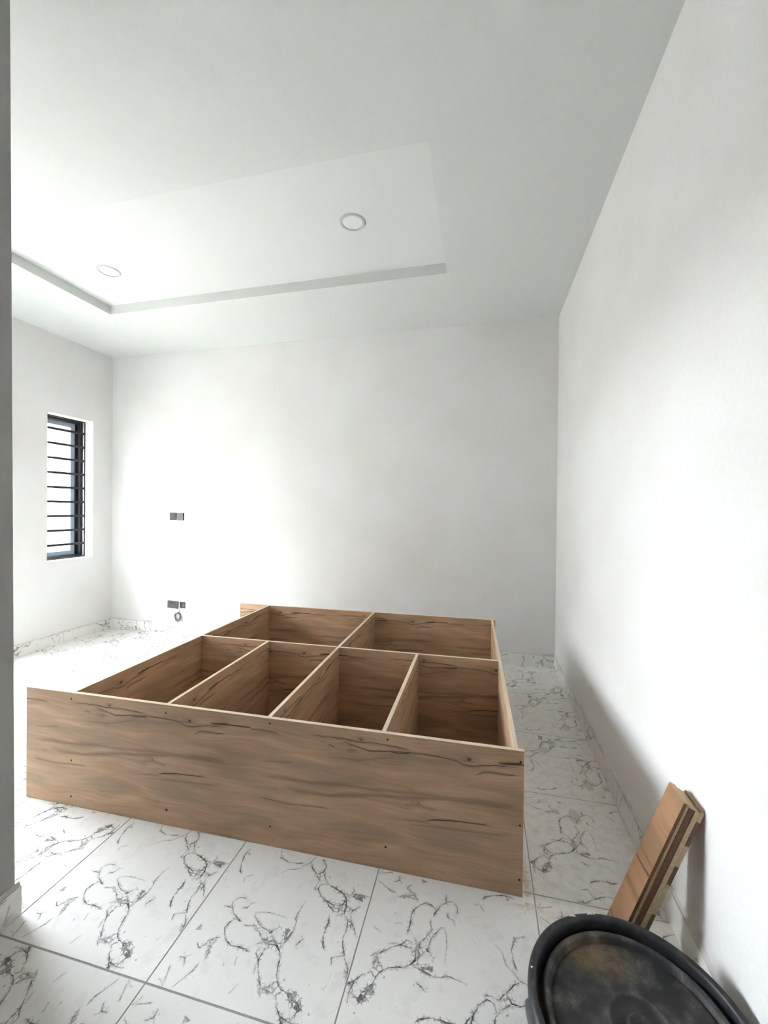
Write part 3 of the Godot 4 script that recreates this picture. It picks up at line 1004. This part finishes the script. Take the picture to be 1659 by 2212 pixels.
func build_outside() -> void:
	var st := start()
	slab(st, -60, LEFT - 0.25, -0.5, -0.3, -50, 45)
	struct("ground_outside", st, M.earth, "pale sandy ground outside beyond the left wall", "ground")
	st = start()
	slab(st, LEFT - 1.05, LEFT - 0.25, 2.66, 2.80, BACK - 0.6, END + 1.0)  # eave added to hide the high sky from both openings
	struct("added_eave", st, M.render, "added pale eave slab outside over the windows, cutting high sky light", "eave")
	# timber scaffold seen through the window
	var o := thing("timber_scaffold", "weathered timber post with planks outside the narrow window", "scaffold", Vector3(-5.9, -0.3, -4.68))
	st = start()
	box(st, Vector3(-0.05, 0, -0.07), Vector3(0.05, 3.9, 0.07), 0.006)
	part("post", done(st, M.timber), o)
	for k in 3:
		st = start()
		var t := Transform3D(Basis(Vector3.RIGHT, 0.03 * (k - 1)), Vector3(-0.07, 0.9 + k * 1.02, -0.25))
		box(st, Vector3(-0.02, -0.07, -0.35), Vector3(0.02, 0.07, 0.55 - 0.1 * k), 0.004, t)
		part("plank", done(st, M.timber), o)
	# house added out of view to block sky light bound for the back wall
	var house := thing("added_house", "added grey block house out of view, blocking sky light", "house", Vector3(-13.4, -0.3, 4.4), "", "structure")
	st = start()
	box(st, Vector3(-3.0, 0, -4.6), Vector3(2.4, 4.6, 6.0))
	part("walls", done(st, M.block), house)
	st = start()
	quad(st, Vector3(2.9, 4.5, 6.5), Vector3(2.9, 4.5, -5.1), Vector3(-0.3, 6.0, -2.2), Vector3(-0.3, 6.0, 3.6))
	quad(st, Vector3(-3.5, 4.5, -5.1), Vector3(-3.5, 4.5, 6.5), Vector3(-0.3, 6.0, 3.6), Vector3(-0.3, 6.0, -2.2))
	tri(st, Vector3(2.9, 4.5, -5.1), Vector3(-3.5, 4.5, -5.1), Vector3(-0.3, 6.0, -2.2))
	tri(st, Vector3(-3.5, 4.5, 6.5), Vector3(2.9, 4.5, 6.5), Vector3(-0.3, 6.0, 3.6))
	quad(st, Vector3(-3.5, 4.5, 6.5), Vector3(-3.5, 4.5, -5.1), Vector3(2.9, 4.5, -5.1), Vector3(2.9, 4.5, 6.5))
	part("roof", done(st, M.door), house)
	for zz in [-2.6, 1.8]:
		st = start()
		box(st, Vector3(2.38, 1.3, zz), Vector3(2.44, 2.6, zz + 1.4), 0.01)
		part("window", done(st, M.frame), house)
	# block wall added to cut low sky light, and a palm further out
	st = start()
	slab(st, -10.2, -10.0, -0.3, 1.95, -30, 20)
	var w := part("added_yard_wall", done(st, M.block), self)
	tag(w, "added grey block wall across the yard, cutting low sky light", "wall")
	var palm := thing("palm", "young palm with long arching fronds outside the narrow window", "plant", Vector3(-8.6, -0.3, -6.60))
	st = start()
	lathe(st, [Vector2(0.10, 0.0), Vector2(0.075, 0.4), Vector2(0.06, 0.9), Vector2(0.0, 0.95)], 12)
	part("stem", done(st, M.timber), palm)
	for k in 9:
		st = start()
		var az := TAU * k / 9.0 + 0.3
		var dir := Vector3(cos(az), 0, sin(az))
		var side := Vector3(-dir.z, 0, dir.x)
		var spine := []
		for i in 15:
			var s := i / 14.0
			spine.append(Vector3(0, 0.85, 0) + dir * (1.25 * s) + Vector3.UP * (1.0 * s - 1.25 * s * s))
		tube(st, spine, 0.010, 5)
		for i in range(2, 15):
			for e in [-1.0, 1.0]:
				var r: Vector3 = spine[i]
				var l := 0.34 * (1.0 - absf(i / 14.0 - 0.45))
				var tip: Vector3 = r + side * e * l + dir * l * 0.5 - Vector3.UP * l * 0.35
				var mid := (r + tip) / 2.0 + Vector3.UP * 0.02
				var wd := dir * 0.014
				quad(st, r - wd, r + wd, mid + wd, mid - wd)
				quad(st, mid - wd, mid + wd, tip + wd * 0.1, tip - wd * 0.1)
		part("frond", done(st, M.leaf), palm)


# ---------------------------------------------------------------- the bed base

# a sheet standing on edge: length along x, height along y, thickness towards -z; printed faces, pale cut edges
func sheet(l: float, h: float, t: float, u0: float, v0 := 0.0, flip := false) -> ArrayMesh:
	var st := start()
	var c := 0.0008
	for s in [0.0, 1.0]:
		var z: float = -t * s
		var q := [Vector3(c, c, z), Vector3(l - c, c, z), Vector3(l - c, h - c, z), Vector3(c, h - c, z)]
		var uv := PackedVector2Array()
		for p in q:
			var u: float = u0 + (l - p.x if flip else p.x) / 1.242 + s * 0.37
			uv.append(Vector2(u, v0 + 0.045 / 0.6 * 1.0 + (h - p.y) / 0.6))
		face_uv(st, q, uv, Vector3(0, 0, 1.0 - 2.0 * s))
	var am := done(st, M.wood)
	st = start()
	var f := [Vector3(0, 0, 0), Vector3(l, 0, 0), Vector3(l, h, 0), Vector3(0, h, 0)]
	var i := [Vector3(c, c, 0), Vector3(l - c, c, 0), Vector3(l - c, h - c, 0), Vector3(c, h - c, 0)]
	var dn := Vector3(0, 0, -c)
	var dt := Vector3(0, 0, -t)
	var mid := Vector3(l / 2, h / 2, -t / 2)
	for k in 4:
		var j := (k + 1) % 4
		face_out(st, [i[k], i[j], f[j] + dn, f[k] + dn], mid)
		face_out(st, [f[k] + dn, f[j] + dn, f[j] + dt - dn, f[k] + dt - dn], mid)
		face_out(st, [f[k] + dt - dn, f[j] + dt - dn, i[j] + dt, i[k] + dt], mid)
	return done(st, M.board_edge, am)


func build_bed() -> void:
	var h := 0.555
	var t := 0.018
	var o := thing("bed_base", "large brown oak laminate bed base with six open storage compartments on the tiles", "bed", Vector3(-2.2165, 0, -1.592))
	o.rotation.y = 0.0160
	var front := part("front_panel", sheet(2.383, h, t, 0.0), o)
	var head := part("head_panel", sheet(2.347, h, t, 0.42), o, Vector3(0.018, 0, -1.896))
	# screws along the dividers behind the front panel
	var st := start()
	lathe(st, [Vector2(0.0042, -0.002), Vector2(0.0042, 0.0004), Vector2(0.0034, 0.0009), Vector2(0.0024, 0.0002), Vector2(0.0, 0.0002)], 10)
	var head_mesh := done(st, M.screw)
	for s in [[0.277, 0.525], [0.812, 0.518], [1.334, 0.533], [1.855, 0.531], [2.370, 0.513], [0.279, 0.224], [0.277, 0.047], [0.818, 0.071], [1.340, 0.086], [1.851, 0.093], [2.370, 0.272], [2.370, 0.065]]:
		var sc := part("screw", head_mesh, front, Vector3(s[0], s[1], 0.0))
		sc.rotation.x = PI / 2
	var across := part("cross_panel", sheet(2.031, h, t, 0.13), o, Vector3(0.308, 0, -0.944))
	# panels that run from front to back
	var along := func(called: String, x0: float, x1: float, z0: float, z1: float, u0: float) -> void:
		var len: float = Vector2(x1 - x0, z1 - z0).length()
		var p := part(called, sheet(len, h, t, u0), o, Vector3(x0, 0, z0))
		p.rotation.y = atan2(-(z1 - z0), x1 - x0)
	along.call("side_panel", 0.289, 0.324, -0.018, -1.896, 0.55)
	along.call("side_panel", 2.363, 2.350, -0.018, -1.896, 0.21)
	along.call("divider", 0.821, 0.826, -0.018, -0.944, 0.62)
	along.call("divider", 1.333, 1.330, -0.018, -0.944, 0.30)
	along.call("divider", 1.845, 1.854, -0.018, -0.944, 0.05)
	along.call("divider", 1.331, 1.339, -0.962, -1.896, 0.71)
	# unseen boards added to keep floor bounce out of the compartments
	for c in [[0.332, 0.820, -0.020, 0.922], [0.846, 1.329, -0.020, 0.922], [1.353, 1.844, -0.020, 0.922], [1.874, 2.334, -0.020, 0.922], [0.332, 1.329, -0.964, 0.930], [1.359, 2.330, -0.964, 0.930]]:
		var b := part("added_base_board", sheet(c[1] - c[0], c[3], 0.012, c[0]), o, Vector3(c[0], 0.015, c[2]))
		b.rotation.x = -PI / 2


# ---------------------------------------------------------------- planks and tub

func build_planks() -> void:
	var lean := 0.3587
	var depth := 0.0
	var rows := [
		[0.0100, 0.598, 0.000, "brown", "foremost offcut plank of the leaning stack, dark-edged, its brown laminate face fully visible"],
		[0.0095, 0.596, 0.004, "pale", "second offcut plank from the front of the leaning stack, with a pale raw edge"],
		[0.0160, 0.590, 0.002, "brown", "thick dark-edged offcut plank in the middle of the leaning stack"],
		[0.0135, 0.589, 0.000, "pale", "pale-edged offcut plank just before the rearmost in the leaning stack"],
		[0.0115, 0.595, 0.000, "patchy", "rearmost offcut plank of the stack, touching the wall, edge patched with brown tape"],
	]
	for r in rows:
		var th: float = r[0]
		var o := thing("offcut_plank", r[4], "plank", Vector3(0.412 + depth * cos(lean), 0, -1.458 - r[2]), "offcut planks leaning on the right wall")
		o.position.y = -depth * sin(lean)
		o.rotation.z = -lean
		var s0: float = (depth + th) * tan(lean) + 0.0006
		var w := 0.103
		# local axes: y along the plank, x into the stack, -z across
		var st := start()
		var e := 0.0008
		for s in [0.0, 1.0]:
			var x: float = th * s
			var q := [Vector3(x, s0, 0), Vector3(x, r[1], 0), Vector3(x, r[1], -w), Vector3(x, s0, -w)]
			var uv := PackedVector2Array()
			for p in q:
				uv.append(Vector2(0.66 - p.z / 1.242 * 1.3, p.y / 0.6 + 0.05))
			face_uv(st, q, uv, Vector3(s * 2.0 - 1.0, 0, 0))
		var am := done(st, M.plank_wood)
		st = start()
		var mid := Vector3(th / 2, 0.3, -w / 2)
		face_out(st, [Vector3(0, s0, 0), Vector3(th, s0, 0), Vector3(th, r[1], 0), Vector3(0, r[1], 0)], mid)
		face_out(st, [Vector3(0, s0, -w), Vector3(th, s0, -w), Vector3(th, r[1], -w), Vector3(0, r[1], -w)], mid)
		face_out(st, [Vector3(0, s0, 0), Vector3(th, s0, 0), Vector3(th, s0, -w), Vector3(0, s0, -w)], mid)
		face_out(st, [Vector3(0, r[1], 0), Vector3(th, r[1], 0), Vector3(th, r[1], -w), Vector3(0, r[1], -w)], mid)
		done(st, M.pale_edge, am)
		part("body", am, o)
		var bands := []
		if r[3] == "brown": bands = [[s0 + 0.002, r[1] - 0.001]]
		if r[3] == "patchy": bands = [[0.475, 0.560], [0.335, 0.400], [0.15, 0.225]]
		for b in bands:
			st = start()
			box(st, Vector3(0.0003, b[0], -0.0004), Vector3(th - 0.0003, b[1], 0.0008), 0.0003)
			var bp := part("edge_band", done(st, M.brown_edge), o)
			tag(bp, "dark brown edge tape")
		depth += th + 0.0003


func build_tub() -> void:
	var y := 0.22
	var r := 0.2641
	var o := thing("tub", "round black plastic tub with dusty recessed top, on the tiles by the right wall", "tub", Vector3(0.3954, 0, -1.1318))
	var st := start()
	var prof := [Vector2(0.0, 0.0), Vector2(0.212, 0.0), Vector2(0.219, 0.006)]
	for k in 7:
		prof.append(Vector2(lerpf(0.219, 0.247, k / 6.0), lerpf(0.006, y - 0.045, k / 6.0)))
	for p in [[0.2475, -0.040], [0.2600, -0.036], [0.2635, -0.032], [0.2641, -0.022], [0.2634, -0.012], [0.2610, -0.005], [0.2570, -0.001], [0.2515, 0.0], [0.2455, -0.0015], [0.2420, -0.005], [0.2405, -0.012], [0.2395, -0.055], [0.236, -0.060]]:
		prof.append(Vector2(p[0], y + p[1]))
	lathe(st, prof, 112)
	part("body", done(st, M.rubber), o)
	st = start()                                     # the stepped top set inside the rim
	prof = [Vector2(0.2365, y - 0.060), Vector2(0.2265, y - 0.058), Vector2(0.2250, y - 0.024), Vector2(0.2228, y - 0.0205), Vector2(0.2195, y - 0.0195), Vector2(0.2105, y - 0.021), Vector2(0.2080, y - 0.024), Vector2(0.2065, y - 0.033), Vector2(0.2030, y - 0.036), Vector2(0.198, y - 0.0325)]
	for k in 9:
		var q := k / 8.0
		prof.append(Vector2(lerpf(0.193, 0.072, q), y - 0.031 + 0.005 * sin(q * 1.57)))
	prof.append_array([Vector2(0.069, y - 0.0275), Vector2(0.0655, y - 0.031), Vector2(0.060, y - 0.036), Vector2(0.048, y - 0.038), Vector2(0.033, y - 0.038), Vector2(0.029, y - 0.036), Vector2(0.0265, y - 0.026), Vector2(0.023, y - 0.024), Vector2(0.017, y - 0.025), Vector2(0.012, y - 0.030), Vector2(0.0, y - 0.031)])
	lathe(st, prof, 112, 0.24)
	part("top", done(st, M.tub_top), o)
	for a in [3.02, 3.02 + PI]:                      # moulded grips under the rim
		st = start()
		var t := Transform3D(Basis(Vector3.UP, -a), Vector3(cos(a) * 0.252, y - 0.055, sin(a) * 0.252))
		box(st, Vector3(-0.012, -0.020, -0.045), Vector3(0.0155, 0.012, 0.045), 0.006, t)
		part("grip", done(st, M.rubber), o)
	for e in [[-2.02, 0.012, 0.006], [-1.80, 0.010, 0.005], [-1.75, 0.004, 0.004], [-2.95, 0.004, 0.004]]:
		st = start()                                 # dried paint on the rim
		var a: float = e[0]
		var ring := []
		for k in 12:
			var g := TAU * k / 12.0
			var wob := 0.75 + 0.35 * sin(g * 3.0 + a * 7.0)
			var ang: float = a + cos(g) * e[1] * wob / r
			var s: float = 1.35 + sin(g) * e[2] * wob / 0.0135
			var rr := r - 0.0128 + 0.0135 * cos(s)
			ring.append(Vector3(rr * cos(ang), y - 0.0125 + 0.0133 * sin(s), rr * sin(ang)))
		var mid := Vector3.ZERO
		for p in ring: mid += p / 12.0
		mid += Vector3(0, 0.0005, 0)
		for k in 12:
			tri(st, mid, ring[(k + 1) % 12], ring[k])
		part("paint_spot", done(st, M.paint), o)


# ---------------------------------------------------------------- small fittings

func build_ceiling_lights() -> void:
	var y := CEIL + 0.08
	var k := 0
	for p in [Vector3(-0.848, y, -2.590), Vector3(-2.925, y, -2.700)]:
		var o := thing("ceiling_light", ["unlit round white panel light at the right end of the ceiling tray", "unlit round white panel light at the left end of the ceiling tray"][k], "ceiling light", p, "round panel lights in the ceiling tray")
		var st := start()
		lathe(st, [Vector2(0.066, -0.001), Vector2(0.0665, -0.006), Vector2(0.069, -0.0085), Vector2(0.078, -0.0075), Vector2(0.0835, -0.004), Vector2(0.084, 0.0)], 48)
		part("trim_ring", done(st, M.trim), o)
		st = start()
		lathe(st, [Vector2(0.0, -0.0035), Vector2(0.060, -0.0035), Vector2(0.0662, -0.002), Vector2(0.0662, 0.0)], 48)
		part("diffuser", done(st, M.lens), o)
		k += 1


func plate_box(st: SurfaceTool, x0: float, x1: float, y0: float, y1: float, z0: float, z1: float) -> void:
	box(st, Vector3(x0, y0, z0), Vector3(x1, y1, z1), 0.0015)


func build_fittings() -> void:
	var z := BACK
	# light switch with one rocker
	var o := thing("wall_switch", "grey single wall switch with a rocker, left of a blank plate on the back wall", "switch", Vector3(-3.500, 1.361, z))
	var st := start()
	plate_box(st, -0.043, 0.043, -0.043, 0.043, 0.0, 0.011)
	part("plate", done(st, M.plate), o)
	st = start()
	box(st, Vector3(-0.024, -0.027, 0.0095), Vector3(0.022, 0.027, 0.0135), 0.001, Transform3D(Basis(Vector3.UP, -0.05), Vector3.ZERO))
	part("rocker", done(st, M.plate), o)
	st = start()
	plate_box(st, 0.019, 0.028, -0.025, 0.027, 0.0105, 0.0118)
	part("rocker_slot", done(st, M.plate_dark), o)
	o = thing("blank_plate", "plain light grey blanking plate right of the wall switch on the back wall", "plate", Vector3(-3.399, 1.358, z))
	st = start()
	plate_box(st, -0.043, 0.043, -0.043, 0.043, 0.0, 0.016)
	part("plate", done(st, M.plate_light), o)
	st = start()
	plate_box(st, 0.040, 0.0445, -0.0435, 0.0435, 0.0, 0.013)  # dark strip standing for shade on the right side of the plate
	part("side_shade", done(st, M.plate_dark), o)
	# double socket
	o = thing("wall_socket", "dark grey double wall socket low on the back wall", "socket", Vector3(-3.494, 0.332, z))
	o.rotation.z = -0.035
	st = start()
	plate_box(st, -0.073, 0.073, -0.043, 0.043, 0.0, 0.012)
	part("plate", done(st, M.plate), o)
	for s in [-0.036, 0.036]:
		st = start()
		for q in [[0.0, 0.012, 0.0035, 0.0065], [-0.011, -0.010, 0.0055, 0.003], [0.011, -0.010, 0.0055, 0.003]]:
			plate_box(st, s + q[0] - q[2], s + q[0] + q[2], q[1] - q[3], q[1] + q[3], 0.0112, 0.0127)
		part("pin_holes", done(st, M.plate_dark), o)
		st = start()
		plate_box(st, s * 0.45 - 0.007, s * 0.45 + 0.007, 0.012, 0.030, 0.0112, 0.0150)
		part("rocker", done(st, M.plate_dark), o)
	# open back box beside it
	o = thing("outlet_box", "open grey outlet box with loose wires right of the double socket", "outlet box", Vector3(-3.364, 0.333, z))
	st = start()
	plate_box(st, -0.034, 0.034, 0.030, 0.036, 0.0, 0.012)
	plate_box(st, -0.034, 0.034, -0.036, -0.030, 0.0, 0.012)
	plate_box(st, -0.034, -0.028, -0.030, 0.030, 0.0, 0.012)
	plate_box(st, 0.028, 0.034, -0.030, 0.030, 0.0, 0.012)
	part("rim", done(st, M.plate), o)
	st = start()
	plate_box(st, -0.029, 0.029, -0.031, 0.031, 0.0, 0.003)
	part("back", done(st, M.plate_dark), o)
	st = start()
	box(st, Vector3(0.0, -0.018, 0.003), Vector3(0.029, 0.028, 0.014), 0.004, Transform3D(Basis(Vector3.FORWARD, 0.2), Vector3.ZERO))
	part("terminal_block", done(st, M.plate_light), o)
	# coil of cable hanging from it
	st = start()
	var c := Vector3(-3.408, 0.200, z + 0.026)
	for k in 6:
		var pts := []
		var ph := rng.randf() * TAU
		var off := Vector3(rng.randf_range(-0.008, 0.008), rng.randf_range(-0.010, 0.006), rng.randf_range(-0.010, 0.012))
		var rx := rng.randf_range(0.030, 0.044)
		var ry := rng.randf_range(0.040, 0.055)
		for i in 29:
			var a := TAU * i / 28.0
			pts.append(c + off + Vector3(cos(a) * rx, sin(a) * ry, 0.007 * sin(a * 2.0 + ph)))
		tube(st, pts, 0.0028, 6)
	tube(st, [Vector3(-3.385, 0.322, z + 0.008), Vector3(-3.386, 0.300, z + 0.020), Vector3(-3.389, 0.272, z + 0.026), Vector3(-3.393, 0.245, z + 0.027), Vector3(-3.405, 0.232, z + 0.030)], 0.0028, 6)
	tube(st, [Vector3(-3.440, 0.20, z + 0.028), Vector3(-3.446, 0.165, z + 0.026), Vector3(-3.432, 0.138, z + 0.024), Vector3(-3.418, 0.131, z + 0.024), Vector3(-3.405, 0.150, z + 0.026)], 0.0024, 6)
	var coil := part("cable_coil", done(st, M.wire), self)
	tag(coil, "small coil of grey cable hanging from the open outlet box", "cable")
	st = start()
	for k in 4:
		var p := Vector3(-3.372 + k * 0.007, 0.352, z + 0.004)
		tube(st, [p, p + Vector3(0.002, 0.010, 0.010), p + Vector3(-0.008 + 0.005 * k, 0.016, 0.020), p + Vector3(-0.016, -0.004, 0.024)], 0.0014, 5)
	part("wire_ends", done(st, M.wire), o)


func build_sawdust() -> void:
	var st := start()
	box(st, Vector3(-0.0011, 0, -0.0008), Vector3(0.0011, 0.0007, 0.0008))
	var mm := MultiMesh.new()
	mm.transform_format = MultiMesh.TRANSFORM_3D
	mm.mesh = done(st, M.sawdust)
	mm.instance_count = 1600
	for k in 1600:
		var s := absf(rng.randfn(0.0, 0.4))
		var p := Vector3(0.176 + absf(rng.randfn(0.0, 0.012)) + 0.0, 0.0, -1.640 - s * 0.28)
		if k % 3 == 0:
			p = Vector3(0.165 + rng.randfn(0.0, 0.028), 0.0, -1.612 + absf(rng.randfn(0.0, 0.018)))
		if p.z < -1.60 and p.x < 0.171:
			p.x = 0.175 + rng.randf() * 0.01
		var b := Basis(Vector3.UP, rng.randf() * TAU).scaled(Vector3.ONE * rng.randf_range(0.4, 1.1))
		mm.set_instance_transform(k, Transform3D(b, p))
	var o := MultiMeshInstance3D.new()
	o.name = "sawdust"
	o.multimesh = mm
	add_child(o)
	tag(o, "tan sawdust scattered on the tiles at the bed base's near right corner", "sawdust", "", "stuff")
